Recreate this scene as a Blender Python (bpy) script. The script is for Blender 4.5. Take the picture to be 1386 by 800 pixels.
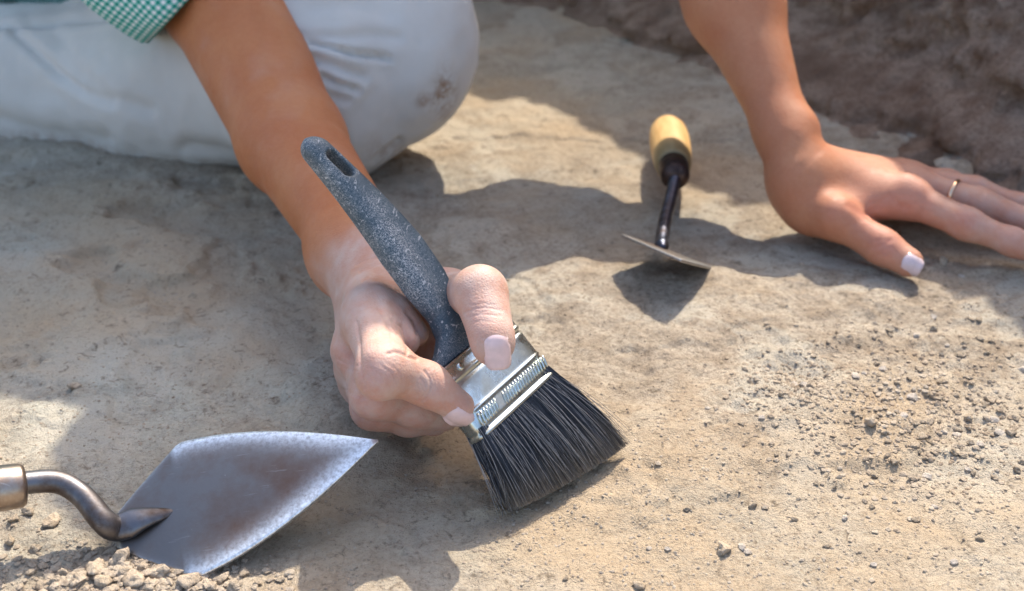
import bpy, math, random
import numpy as np
from mathutils import Vector, Matrix

for o in list(bpy.data.objects):
    bpy.data.objects.remove(o, do_unlink=True)
scene = bpy.context.scene
COL = scene.collection
random.seed(7)
RNG = np.random.default_rng(11)

# ------------------------------------------------------------------ camera
PITCH = math.radians(28.0)
FPX = 1600.0                       # focal length in photo pixels (1386 wide)
CAM = np.array([0.0, -0.46, 0.287])
FW = np.array([0, math.cos(PITCH), -math.sin(PITCH)])
DN = np.array([0, -math.sin(PITCH), -math.cos(PITCH)])
RT = np.array([1.0, 0, 0])
cam_data = bpy.data.cameras.new('camera')
cam = bpy.data.objects.new('camera', cam_data)
COL.objects.link(cam)
cam.location = CAM
cam.rotation_euler = (math.radians(90) - PITCH, 0, 0)
cam_data.sensor_width = 36.0
cam_data.lens = 36.0 * FPX / 1386.0
cam_data.clip_start = 0.02
cam_data.clip_end = 500
cam_data.dof.use_dof = True
cam_data.dof.focus_distance = 0.462
cam_data.dof.aperture_fstop = 11.0
scene.camera = cam

# ------------------------------------------------------------------ light
SUN = np.array([0.30, 0.75, 1.0]); SUN /= np.linalg.norm(SUN)
elev = math.asin(SUN[2]); azim = math.atan2(SUN[0], SUN[1])
world = bpy.data.worlds.new('World'); scene.world = world
world.use_nodes = True
wt = world.node_tree
sky = wt.nodes.new('ShaderNodeTexSky'); sky.sky_type = 'NISHITA'
sky.sun_disc = False
sky.sun_elevation = elev; sky.sun_rotation = azim
sky.air_density = 1.0; sky.dust_density = 3.0; sky.ozone_density = 0.7
bg = wt.nodes['Background']; bg.inputs['Strength'].default_value = 0.15
wt.links.new(sky.outputs['Color'], bg.inputs['Color'])
sl = bpy.data.lights.new('sun', 'SUN'); sl.energy = 2.6
sl.angle = math.radians(0.53); sl.color = (1.0, 0.93, 0.80)
so = bpy.data.objects.new('sun', sl); COL.objects.link(so)
so.rotation_euler = Vector(-SUN).to_track_quat('-Z', 'Y').to_euler()
so.location = (0.5, 1.5, 2)
vs = scene.view_settings
vs.view_transform = 'Standard'; vs.look = 'None'; vs.gamma = 1; vs.exposure = 1.34
vs.use_curve_mapping = False

# ------------------------------------------------------------------ helpers
def ray(px, py): return FW + RT * (px - 693.0) / FPX + DN * (py - 400.0) / FPX
def P(px, py, h=0.0):
    r = ray(px, py); return CAM + r * ((h - CAM[2]) / r[2])
def V(px, py, t): return CAM + ray(px, py) * t
def pix(co):
    d = np.asarray(co) - CAM; t = d @ FW
    return 693 + FPX * (d @ RT) / t, 400 + FPX * (d @ DN) / t
def unit(v): v = np.asarray(v, float); return v / np.linalg.norm(v)

_tab = np.random.default_rng(3).random((64, 64, 64)).astype(np.float32) * 2 - 1
def vnoise(p):
    p = np.asarray(p, np.float64); i = np.floor(p).astype(np.int64); f = p - i
    f = f * f * f * (f * (f * 6 - 15) + 10)
    r = 0
    for dx in (0, 1):
        wx = f[:, 0] if dx else 1 - f[:, 0]
        for dy in (0, 1):
            wy = f[:, 1] if dy else 1 - f[:, 1]
            for dz in (0, 1):
                wz = f[:, 2] if dz else 1 - f[:, 2]
                r = r + wx * wy * wz * _tab[(i[:, 0] + dx) & 63, (i[:, 1] + dy) & 63, (i[:, 2] + dz) & 63]
    return r
def fbm(p, octv=4, gain=0.5, lac=2.03):
    a = 1.0; s = 0; p = np.array(p, float)
    for _ in range(octv):
        s = s + a * vnoise(p); a *= gain; p = p * lac + 17.3
    return s
def sstep(a, b, x):
    t = np.clip((x - a) / (b - a), 0, 1); return t * t * (3 - 2 * t)

def mesh_obj(name, verts, faces, mat, parent=None, smooth=True, uv=None, attrs=None):
    me = bpy.data.meshes.new(name)
    verts = np.asarray(verts, np.float32)
    if isinstance(faces, np.ndarray):
        n, k = faces.shape
        me.vertices.add(len(verts)); me.vertices.foreach_set('co', verts.ravel())
        me.loops.add(n * k); me.loops.foreach_set('vertex_index', faces.ravel().astype(np.int32))
        me.polygons.add(n); me.polygons.foreach_set('loop_start', np.arange(0, n * k, k, dtype=np.int32))
        me.update(calc_edges=True)
    else:
        me.from_pydata([tuple(v) for v in verts], [], faces); me.update()
    me.validate()
    me.polygons.foreach_set('use_smooth', np.full(len(me.polygons), smooth))
    if uv is not None:
        lay = me.uv_layers.new(name='UVMap')
        li = np.empty(len(me.loops), np.int32); me.loops.foreach_get('vertex_index', li)
        lay.data.foreach_set('uv', np.asarray(uv, np.float32)[li].ravel())
    for k, a in (attrs or {}).items():
        at = me.attributes.new(k, 'FLOAT', 'POINT'); at.data.foreach_set('value', np.asarray(a, np.float32))
    if mat: me.materials.append(mat)
    ob = bpy.data.objects.new(name, me); COL.objects.link(ob)
    if parent:
        ob.parent = parent
    return ob
def empty(name, label, cat, loc=(0, 0, 0), group=None):
    o = bpy.data.objects.new(name, None); COL.objects.link(o)
    o.empty_display_size = 0.02
    o['label'] = label; o['category'] = cat
    if group: o['group'] = group
    return o
def tag(o, label, cat, group=None):
    o['label'] = label; o['category'] = cat
    if group: o['group'] = group
    return o

class MB:
    """collect geometry for one mesh object"""
    def __init__(s): s.v = []; s.f = []; s.n = 0; s.a = {}
    def add(s, v, f, **at):
        v = np.asarray(v, float); s.v.append(v)
        s.f += [tuple(int(i) + s.n for i in q) for q in f]; s.n += len(v)
        for k, x in at.items(): s.a.setdefault(k, []).append(np.broadcast_to(x, (len(v),)))
    def obj(s, name, mat, parent=None, smooth=True):
        return mesh_obj(name, np.concatenate(s.v), s.f, mat, parent, smooth,
                        attrs={k: np.concatenate(x) for k, x in s.a.items()})

def frames(path, up=(0, 0, 1)):
    path = np.asarray(path, float); n = len(path)
    T = np.gradient(path, axis=0); T /= np.linalg.norm(T, axis=1)[:, None]
    X = []; ref = unit(up)
    for i in range(n):
        x = ref - T[i] * (ref @ T[i])
        if np.linalg.norm(x) < 1e-4: x = np.cross(T[i], [1, 0, 0.3])
        x = unit(x); X.append(x); ref = x
    X = np.array(X); Y = np.cross(T, X); return T, X, Y
def spline(pts, n):
    pts = np.asarray(pts, float); m = len(pts)
    ext = np.vstack([2 * pts[0] - pts[1], pts, 2 * pts[-1] - pts[-2]])
    u = np.linspace(0, m - 1 - 1e-9, n); i = u.astype(int); f = (u - i)[:, None]
    a, b, c, d = ext[i], ext[i + 1], ext[i + 2], ext[i + 3]
    return 0.5 * ((2 * b) + (c - a) * f + (2 * a - 5 * b + 4 * c - d) * f ** 2 + (3 * b - a - 3 * c + d) * f ** 3)
def tube(path, rx, ry=None, seg=16, up=(0, 0, 1), cap=True, power=2.0):
    path = np.asarray(path, float); n = len(path)
    rx = np.broadcast_to(rx, (n,)); ry = rx if ry is None else np.broadcast_to(ry, (n,))
    T, X, Y = frames(path, up)
    th = np.linspace(0, 2 * math.pi, seg, endpoint=False)
    c = np.sign(np.cos(th)) * np.abs(np.cos(th)) ** (2 / power); s = np.sign(np.sin(th)) * np.abs(np.sin(th)) ** (2 / power)
    v = path[:, None] + X[:, None] * (rx[:, None] * c)[..., None] + Y[:, None] * (ry[:, None] * s)[..., None]
    v = v.reshape(-1, 3); f = []
    for i in range(n - 1):
        for j in range(seg):
            k = (j + 1) % seg
            f.append((i * seg + j, i * seg + k, (i + 1) * seg + k, (i + 1) * seg + j))
    if cap:
        f.append(tuple(range(seg - 1, -1, -1))); f.append(tuple((n - 1) * seg + j for j in range(seg)))
    return v, f

# ---------------- signed-distance modelling
class Field:
    def __init__(s, lo, hi, vox):
        s.lo = np.array(lo, float); s.vox = vox
        s.n = np.ceil((np.array(hi) - s.lo) / vox).astype(int) + 1
        s.D = np.full(s.n, 0.03, np.float32)
    def sub(s, lo, hi):
        a = np.clip(np.floor((np.array(lo) - s.lo) / s.vox).astype(int), 0, s.n - 1)
        b = np.clip(np.ceil((np.array(hi) - s.lo) / s.vox).astype(int) + 1, 1, s.n)
        sl = tuple(slice(a[i], b[i]) for i in range(3))
        ax = [np.float32(s.lo[i]) + np.arange(a[i], b[i], dtype=np.float32) * np.float32(s.vox) for i in range(3)]
        return sl, np.meshgrid(*ax, indexing='ij', sparse=True)
    def sample(s, p):
        q = (np.asarray(p) - s.lo) / s.vox; i = np.clip(np.floor(q).astype(int), 0, s.n - 2); f = q - i
        r = 0
        for dx in (0, 1):
            for dy in (0, 1):
                for dz in (0, 1):
                    w = (f[:, 0] if dx else 1 - f[:, 0]) * (f[:, 1] if dy else 1 - f[:, 1]) * (f[:, 2] if dz else 1 - f[:, 2])
                    r = r + w * s.D[i[:, 0] + dx, i[:, 1] + dy, i[:, 2] + dz]
        return r
    def grad(s, p):
        e = s.vox; g = np.stack([s.sample(p + e * np.eye(3)[k]) - s.sample(p - e * np.eye(3)[k]) for k in range(3)], 1)
        return g / np.maximum(np.linalg.norm(g, axis=1), 1e-9)[:, None]
    def mesh(s):
        D = s.D; ins = D < 0; vox = s.vox
        n0, n1, n2 = D.shape
        cnt = np.zeros((n0 - 1, n1 - 1, n2 - 1), np.uint8)
        for dx in (0, 1):
            for dy in (0, 1):
                for dz in (0, 1):
                    cnt += ins[dx:n0 - 1 + dx, dy:n1 - 1 + dy, dz:n2 - 1 + dz]
        act = (cnt > 0) & (cnt < 8)
        I, J, K = np.nonzero(act)
        idx = np.full(act.shape, -1, np.int32); idx[act] = np.arange(len(I))
        acc = np.zeros((len(I), 3)); num = np.zeros(len(I))
        cor = [(a, b, c) for a in (0, 1) for b in (0, 1) for c in (0, 1)]
        for a in cor:
            for ax in range(3):
                if a[ax] == 1: continue
                b = list(a); b[ax] = 1
                d0 = D[I + a[0], J + a[1], K + a[2]]; d1 = D[I + b[0], J + b[1], K + b[2]]
                m = (d0 < 0) != (d1 < 0)
                t = d0[m] / (d0[m] - d1[m])
                p = np.array(a, float)[None].repeat(m.sum(), 0); p[:, ax] = t
                acc[m] += p; num[m] += 1
        v = s.lo + (np.stack([I, J, K], 1) + acc / num[:, None]) * vox
        F = []
        for ax in range(3):
            b, c = (ax + 1) % 3, (ax + 2) % 3
            A = np.moveaxis(ins, (ax, b, c), (0, 1, 2)); X = np.moveaxis(idx, (ax, b, c), (0, 1, 2))
            e = A[:-1, 1:-1, 1:-1] != A[1:, 1:-1, 1:-1]
            i, j, k = np.nonzero(e); j += 1; k += 1
            q = np.stack([X[i, j - 1, k - 1], X[i, j, k - 1], X[i, j, k], X[i, j - 1, k]], 1)
            fl = ~A[i, j, k]; q[fl] = q[fl][:, ::-1]
            F.append(q)
        return v, np.concatenate(F)
def cone(g, a, b, ra, rb, squash=None):
    """tapered capsule; squash=(dir, factor): thinner along dir"""
    ba = b - a; L = float(ba @ ba)
    X, Y, Z = g[0] - np.float32(a[0]), g[1] - np.float32(a[1]), g[2] - np.float32(a[2])
    h = np.clip((X * np.float32(ba[0]) + Y * np.float32(ba[1]) + Z * np.float32(ba[2])) / np.float32(max(L, 1e-12)), 0, 1)
    dx = X - h * np.float32(ba[0]); dy = Y - h * np.float32(ba[1]); dz = Z - h * np.float32(ba[2])
    q = dx * dx + dy * dy + dz * dz
    if squash is not None:
        u, fct = squash; pr = dx * np.float32(u[0]) + dy * np.float32(u[1]) + dz * np.float32(u[2])
        q = q + pr * pr * np.float32(1 / fct ** 2 - 1)
    return np.sqrt(q) - (np.float32(ra) + h * np.float32(rb - ra))
def smin(a, b, k):
    h = np.maximum(k - np.abs(a - b), 0) / k
    return np.minimum(a, b) - h * h * k * 0.25
def smax(a, b, k): return -smin(-a, -b, k)
def add_chain(fl, pts, rad, k_in=0.005, k_out=0.006, joint=None, fall=0.014, k_far=0.0008, pad=0.02, squash=None):
    pts = [np.asarray(p, float) for p in pts]; rm = max(rad) + pad
    sl, g = fl.sub(np.min(pts, 0) - rm, np.max(pts, 0) + rm)
    f = None
    for i in range(len(pts) - 1):
        d = cone(g, pts[i], pts[i + 1], rad[i], rad[i + 1], squash)
        f = d if f is None else smin(f, d, np.float32(k_in))
    k = np.float32(k_out)
    if joint is not None:
        r = np.sqrt((g[0] - np.float32(joint[0])) ** 2 + (g[1] - np.float32(joint[1])) ** 2 + (g[2] - np.float32(joint[2])) ** 2)
        w = np.clip((r - np.float32(fall * 0.6)) / np.float32(fall), 0, 1)
        k = np.float32(k_out) * (1 - w) + np.float32(k_far) * w
    fl.D[sl] = smin(fl.D[sl], f, k)

# ------------------------------------------------------------------ materials
def newmat(name):
    m = bpy.data.materials.new(name); m.use_nodes = True
    return m, m.node_tree, m.node_tree.nodes['Principled BSDF']
def N(nt, typ, **kw):
    n = nt.nodes.new(typ)
    for k, v in kw.items():
        if k in n.inputs: n.inputs[k].default_value = v
        else: setattr(n, k, v)
    return n
def L(nt, a, b): nt.links.new(a, b)
def coords(nt, out='Object', scale=None):
    t = N(nt, 'ShaderNodeTexCoord'); o = t.outputs[out]
    if scale:
        mp = N(nt, 'ShaderNodeMapping'); mp.inputs['Scale'].default_value = scale
        L(nt, o, mp.inputs['Vector']); o = mp.outputs['Vector']
    return o
def noise(nt, vec, scale, detail=4, rough=0.55, dist=0.0):
    n = N(nt, 'ShaderNodeTexNoise'); n.inputs['Scale'].default_value = scale
    n.inputs['Detail'].default_value = detail; n.inputs['Roughness'].default_value = rough
    n.inputs['Distortion'].default_value = dist
    L(nt, vec, n.inputs['Vector']); return n.outputs['Fac']
def ramp(nt, fac, stops):
    r = N(nt, 'ShaderNodeValToRGB'); el = r.color_ramp.elements
    while len(el) < len(stops): el.new(0.5)
    for e, (p, c) in zip(el, stops):
        e.position = p; e.color = (*c, 1) if len(c) == 3 else c
    L(nt, fac, r.inputs['Fac']); return r.outputs['Color']
def g1(v): return (v, v, v)
def mix(nt, fac, a, b, mode='MIX'):
    m = N(nt, 'ShaderNodeMix', data_type='RGBA', blend_type=mode)
    if isinstance(fac, (int, float)): m.inputs[0].default_value = fac
    else: L(nt, fac, m.inputs[0])
    for s, x in ((6, a), (7, b)):
        if isinstance(x, tuple): m.inputs[s].default_value = (*x, 1)
        else: L(nt, x, m.inputs[s])
    return m.outputs[2]
def attr(nt, name):
    a = N(nt, 'ShaderNodeAttribute', attribute_name=name); return a.outputs['Fac']
def math_(nt, op, a, b=0.0):
    m = N(nt, 'ShaderNodeMath', operation=op)
    for i, x in ((0, a), (1, b)):
        if isinstance(x, (int, float)): m.inputs[i].default_value = x
        else: L(nt, x, m.inputs[i])
    return m.outputs[0]
def bump(nt, bsdf, h, dist, strength=1.0, prev=None):
    b = N(nt, 'ShaderNodeBump'); b.inputs['Distance'].default_value = dist; b.inputs['Strength'].default_value = strength
    L(nt, h, b.inputs['Height'])
    if prev is not None: L(nt, prev, b.inputs['Normal'])
    L(nt, b.outputs['Normal'], bsdf.inputs['Normal']); return b.outputs['Normal']

def soil_material(name, dark, mid, pale, grey, bscale=1.0, strata=False, vs=None):
    m, nt, b = newmat(name); v = coords(nt, 'Object', (vs,) * 3 if vs else None)
    n1 = noise(nt, v, 9, 5, 0.6, 0.3); n2 = noise(nt, v, 55, 6, 0.65); n3 = noise(nt, v, 420, 4, 0.7); n4 = noise(nt, v, 3.2, 3, 0.5, 0.5)
    c = ramp(nt, n1, [(0.3, mid), (0.7, pale)])
    c = mix(nt, ramp(nt, n2, [(0.40, g1(0)), (0.68, g1(0.9))]), c, dark)
    c = mix(nt, ramp(nt, n4, [(0.45, g1(0)), (0.62, g1(0.7))]), c, grey)
    c = mix(nt, ramp(nt, n3, [(0.3, g1(0.75)), (0.52, g1(0))]), c, tuple(x * 0.55 for x in dark))
    c = mix(nt, ramp(nt, n3, [(0.6, g1(0)), (0.8, g1(0.55))]), c, tuple(min(x * 1.35, .8) for x in pale))
    if not strata and name == 'soil':
        ck = math_(nt, 'MULTIPLY', attr(nt, 'clay'), ramp(nt, noise(nt, v, 24, 6, 0.65, 0.4), [(0.34, g1(0.15)), (0.58, g1(1))]))
        c = mix(nt, math_(nt, 'MULTIPLY', ck, 0.62), c, (.54, .55, .465))
        cr = noise(nt, v, 13, 7, 0.62, 0.6)
        crm = ramp(nt, cr, [(0.50, g1(0)), (0.56, g1(1))])
        c = mix(nt, math_(nt, 'MULTIPLY', crm, 0.6), c, (.53, .475, .385))
        pt = ramp(nt, noise(nt, v, 4.5, 4, 0.6), [(0.46, g1(0)), (0.62, g1(0.7))])
        c = mix(nt, pt, c, (.48, .345, .215))
        fk = ramp(nt, noise(nt, v, 190, 5, 0.7, 0.8), [(0.31, g1(0.9)), (0.43, g1(0))])
        c = mix(nt, fk, c, (.17, .13, .09))
        fk2 = ramp(nt, noise(nt, v, 620, 3, 0.7, 0.5), [(0.28, g1(0.9)), (0.40, g1(0))])
        c = mix(nt, fk2, c, (.15, .115, .08))
    if strata:
        st = N(nt, 'ShaderNodeTexNoise'); st.inputs['Scale'].default_value = 1.0; st.inputs['Detail'].default_value = 4
        L(nt, coords(nt, 'Object', (4, 4, 38)), st.inputs['Vector'])
        c = mix(nt, ramp(nt, st.outputs['Fac'], [(0.45, g1(0)), (0.65, g1(0.6))]), c, tuple(x * 0.75 for x in dark))
    L(nt, c, b.inputs['Base Color']); b.inputs['Roughness'].default_value = 0.95
    b.inputs['Specular IOR Level'].default_value = 0.15
    h = mix(nt, 0.5, n3, noise(nt, v, 1300, 3, 0.7))
    pb = bump(nt, b, n2, 0.006 * bscale, 0.8)
    bump(nt, b, h, 0.0022 * bscale, 1.0, pb)
    return m
M = {}
M['soil'] = soil_material('soil', (.29, .22, .155), (.43, .35, .265), (.53, .45, .35), (.40, .375, .31))
M['bank'] = soil_material('bank_soil', (.34, .20, .13), (.64, .44, .32), (.74, .56, .43), (.56, .43, .34), 4.0, True)
M['clod_lump'] = soil_material('clod_lump_soil', (.36, .27, .185), (.50, .40, .29), (.58, .475, .365), (.48, .40, .31), 0.5, vs=0.005)
M['clod'] = soil_material('clod_soil', (.29, .215, .15), (.42, .335, .245), (.50, .415, .32), (.40, .34, .27), 0.35)
M['stone'] = soil_material('grey_stone', (.36, .29, .225), (.50, .425, .35), (.60, .53, .45), (.46, .41, .36), 0.3, vs=0.004)

def skin_material():
    m, nt, b = newmat('skin'); v = coords(nt)
    tan, red, pale = attr(nt, 'tan'), attr(nt, 'red'), attr(nt, 'dust')
    n1 = noise(nt, v, 120, 4, 0.6); n2 = noise(nt, v, 35, 3, 0.5)
    c = mix(nt, tan, (.55, .325, .245), (.47, .175, .068))
    c = mix(nt, math_(nt, 'MULTIPLY', red, 0.75), c, (.56, .20, .145))
    c = mix(nt, ramp(nt, n2, [(0.38, g1(0)), (0.68, g1(0.6))]), c, mix(nt, 1.0, c, (.86, .70, .66), 'MULTIPLY'))
    c = mix(nt, ramp(nt, noise(nt, v, 330, 3, 0.6), [(0.42, g1(0.3)), (0.6, g1(0))]), c, mix(nt, 1.0, c, (.88, .78, .72), 'MULTIPLY'))
    dm = math_(nt, 'MULTIPLY', pale, ramp(nt, n1, [(0.35, g1(0.25)), (0.65, g1(1.0))]))
    c = mix(nt, dm, c, (.58, .49, .44))
    # tiny moles
    vo = N(nt, 'ShaderNodeTexVoronoi'); vo.inputs['Scale'].default_value = 62; L(nt, v, vo.inputs['Vector'])
    wn = N(nt, 'ShaderNodeTexWhiteNoise'); L(nt, vo.outputs['Position'], wn.inputs['Vector'])
    spot = math_(nt, 'MULTIPLY', math_(nt, 'LESS_THAN', vo.outputs['Distance'], 0.036), math_(nt, 'GREATER_THAN', wn.outputs['Value'], 0.66))
    c = mix(nt, math_(nt, 'MULTIPLY', spot, 0.7), c, (.16, .07, .04))
    L(nt, c, b.inputs['Base Color'])
    b.inputs['Subsurface Weight'].default_value = 0.22
    b.inputs['Subsurface Radius'].default_value = (1.0, 0.38, 0.2)
    b.inputs['Subsurface Scale'].default_value = 0.0020
    L(nt, ramp(nt, n1, [(0.3, g1(0.42)), (0.7, g1(0.6))]), b.inputs['Roughness'])
    b.inputs['Specular IOR Level'].default_value = 0.30
    vo2 = N(nt, 'ShaderNodeTexVoronoi', feature='DISTANCE_TO_EDGE'); vo2.inputs['Scale'].default_value = 750; L(nt, v, vo2.inputs['Vector'])
    p = bump(nt, b, vo2.outputs['Distance'], 0.00030, 0.7)
    st = N(nt, 'ShaderNodeTexNoise'); st.inputs['Scale'].default_value = 520; st.inputs['Detail'].default_value = 5; st.inputs['Roughness'].default_value = .7; st.inputs['Distortion'].default_value = 1.2
    L(nt, v, st.inputs['Vector'])
    bump(nt, b, st.outputs['Fac'], 0.0004, 0.45, p)
    return m
M['skin'] = skin_material()

def simple(name, col, rough=0.5, metal=0.0, spec=0.5, nscale=200, namp=0.12, bmp=0.0, bscale=400):
    m, nt, b = newmat(name); v = coords(nt)
    c = mix(nt, ramp(nt, noise(nt, v, nscale, 4, 0.6), [(0.35, g1(0)), (0.65, g1(1))]), tuple(x * (1 - namp) for x in col), tuple(min(1, x * (1 + namp)) for x in col))
    L(nt, c, b.inputs['Base Color']); b.inputs['Roughness'].default_value = rough
    b.inputs['Metallic'].default_value = metal; b.inputs['Specular IOR Level'].default_value = spec
    if bmp: bump(nt, b, noise(nt, v, bscale, 4, 0.6), bmp, 1.0)
    return m
M['nail'] = simple('nail_polish', (.70, .51, .49), 0.22, 0, 0.5, 300, 0.06)
M['nail_white'] = simple('nail_white', (.62, .49, .50), 0.25, 0, 0.5, 300, 0.06)
M['gold'] = simple('ring_gold', (.85, .55, .35), 0.18, 1.0)
M['hair'] = simple('hair', (.05, .03, .02), 0.5)
M['bristle_core'] = simple('bristle_core', (.010, .011, .014), 0.7)

def trouser_material():
    m, nt, b = newmat('trouser_cotton'); v = coords(nt)
    c = ramp(nt, noise(nt, v, 14, 4, 0.6), [(0.35, (.53, .505, .465)), (0.65, (.60, .57, .525))])
    st = attr(nt, 'stain'); nz = noise(nt, v, 150, 6, 0.7)
    f = math_(nt, 'MULTIPLY', st, ramp(nt, nz, [(0.40, g1(0)), (0.58, g1(1))]))
    c = mix(nt, f, c, (.30, .19, .12))
    L(nt, c, b.inputs['Base Color']); b.inputs['Roughness'].default_value = 0.9
    b.inputs['Specular IOR Level'].default_value = 0.2
    b.inputs['Sheen Weight'].default_value = 0.15
    w = N(nt, 'ShaderNodeTexWave', wave_type='BANDS'); w.inputs['Scale'].default_value = 420; w.inputs['Distortion'].default_value = 2; L(nt, v, w.inputs['Vector'])
    bump(nt, b, w.outputs['Fac'], 0.0002, 0.5)
    return m
M['trousers'] = trouser_material()

def gingham():
    m, nt, b = newmat('gingham_cotton'); v = coords(nt, 'UV')
    s = N(nt, 'ShaderNodeSeparateXYZ'); L(nt, v, s.inputs[0])
    def stripe(o):
        return math_(nt, 'GREATER_THAN', math_(nt, 'FRACT', math_(nt, 'MULTIPLY', o, 1 / 0.0039)), 0.5)
    x, y = stripe(s.outputs['X']), stripe(s.outputs['Y'])
    c = ramp(nt, math_(nt, 'MULTIPLY', math_(nt, 'ADD', x, y), 0.5), [(0.0, (.80, .82, .82)), (0.5, (.20, .52, .47)), (1.0, (.01, .26, .20))])
    L(nt, c, b.inputs['Base Color']); b.inputs['Roughness'].default_value = 0.9; b.inputs['Specular IOR Level'].default_value = 0.2
    bump(nt, b, noise(nt, coords(nt), 900, 3, 0.6), 0.0003, 0.6)
    return m
M['gingham'] = gingham()
M['lining'] = simple('shirt_lining', (.55, .50, .72), 0.9, 0, 0.2)

def dusty_plastic():
    m, nt, b = newmat('dusty_handle_plastic'); v = coords(nt)
    n1 = noise(nt, v, 1500, 5, 0.75, 1.5); n2 = noise(nt, v, 60, 4, 0.6)
    d = attr(nt, 'dust')
    f = math_(nt, 'MULTIPLY', ramp(nt, n1, [(0.48, g1(0)), (0.62, g1(1))]), math_(nt, 'MULTIPLY', math_(nt, 'ADD', d, 0.1), ramp(nt, n2, [(0.36, g1(0.15)), (0.62, g1(1))])))
    sc = N(nt, 'ShaderNodeTexNoise'); sc.inputs['Scale'].default_value = 1.0; sc.inputs['Detail'].default_value = 4; sc.inputs['Distortion'].default_value = .6
    L(nt, coords(nt, 'Object', (900, 260, 700)), sc.inputs['Vector'])
    f = math_(nt, 'MAXIMUM', f, ramp(nt, sc.outputs['Fac'], [(0.60, g1(0)), (0.68, g1(0.75))]))
    c = mix(nt, f, (.032, .062, .085), (.55, .54, .53))
    L(nt, c, b.inputs['Base Color'])
    L(nt, ramp(nt, f, [(0, g1(0.42)), (0.6, g1(0.85))]), b.inputs['Roughness'])
    bump(nt, b, n1, 0.0002, 0.6)
    return m
M['plastic'] = dusty_plastic()

def worn_metal(name, base, dirt, edge=None, rough=(0.22, 0.5), dscale=40, sheen_col=None):
    m, nt, b = newmat(name); v = coords(nt)
    n1 = noise(nt, v, dscale, 6, 0.65); n2 = noise(nt, v, 600, 4, 0.7)
    f = ramp(nt, n1, [(0.40, g1(0)), (0.68, g1(1))])
    c = mix(nt, f, base, dirt)
    met = 1.0; rg = ramp(nt, n1, [(0.35, g1(rough[0])), (0.7, g1(rough[1]))])
    sc = N(nt, 'ShaderNodeTexNoise'); sc.inputs['Scale'].default_value = 1.0; sc.inputs['Detail'].default_value = 3
    L(nt, coords(nt, 'Object', (60, 900, 300)), sc.inputs['Vector'])
    c = mix(nt, ramp(nt, sc.outputs['Fac'], [(0.66, g1(0)), (0.72, g1(0.5))]), c, tuple(min(1, x * 1.5) for x in base))
    if edge:
        e = math_(nt, 'MULTIPLY', attr(nt, edge), ramp(nt, n2, [(0.3, g1(0.35)), (0.6, g1(1))]))
        c = mix(nt, e, c, sheen_col or (.82, .84, .86))  # pale band paints reflected sky along the blade edges
    c = mix(nt, ramp(nt, n2, [(0.70, g1(0)), (0.76, g1(0.7))]), c, (.5, .45, .4))
    L(nt, c, b.inputs['Base Color']); b.inputs['Metallic'].default_value = met
    L(nt, rg, b.inputs['Roughness'])
    bump(nt, b, n2, 0.00012, 0.5)
    return m
M['blade'] = worn_metal('trowel_steel', (.19, .175, .165), (.15, .095, .072), 'edge', (0.40, 0.58), 28, (.92, .95, .97))
M['neck'] = worn_metal('neck_steel', (.17, .165, .175), (.085, .06, .048), None, (0.38, 0.62), 90)
M['neck_dark'] = worn_metal('dark_neck_steel', (.10, .11, .15), (.05, .035, .03), None, (0.3, 0.6), 120)
M['tin'] = worn_metal('ferrule_tin', (.70, .74, .69), (.46, .46, .41), None, (0.20, 0.44), 110)
M['cup'] = worn_metal('handle_ferrule_metal', (.42, .36, .31), (.24, .15, .10), None, (0.25, 0.5), 80)
M['cup_dark'] = worn_metal('dark_ferrule_metal', (.09, .06, .05), (.04, .03, .03), None, (0.4, 0.7), 120)

def wood():
    m, nt, b = newmat('pale_handle_wood')
    n = N(nt, 'ShaderNodeTexNoise'); n.inputs['Scale'].default_value = 1; n.inputs['Detail'].default_value = 4
    L(nt, coords(nt, 'Object', (260, 30, 260)), n.inputs['Vector'])
    c = ramp(nt, n.outputs['Fac'], [(0.3, (.60, .34, .12)), (0.7, (.76, .48, .20))])
    st = attr(nt, 'dark')
    c = mix(nt, st, c, (.20, .15, .07))
    L(nt, c, b.inputs['Base Color']); b.inputs['Roughness'].default_value = 0.5
    return m
M['wood'] = wood()
def bristle_mat():
    m, nt, b = newmat('bristle'); s = attr(nt, 'shade'); t = attr(nt, 'tip')
    c = ramp(nt, s, [(0.0, (.014, .016, .022)), (0.6, (.024, .027, .040)), (0.84, (.085, .088, .11)), (1.0, (.40, .38, .37))])
    c = mix(nt, t, c, (.34, .28, .21))
    L(nt, c, b.inputs['Base Color']); b.inputs['Roughness'].default_value = 0.38
    return m
M['bristle'] = bristle_mat()

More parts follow.
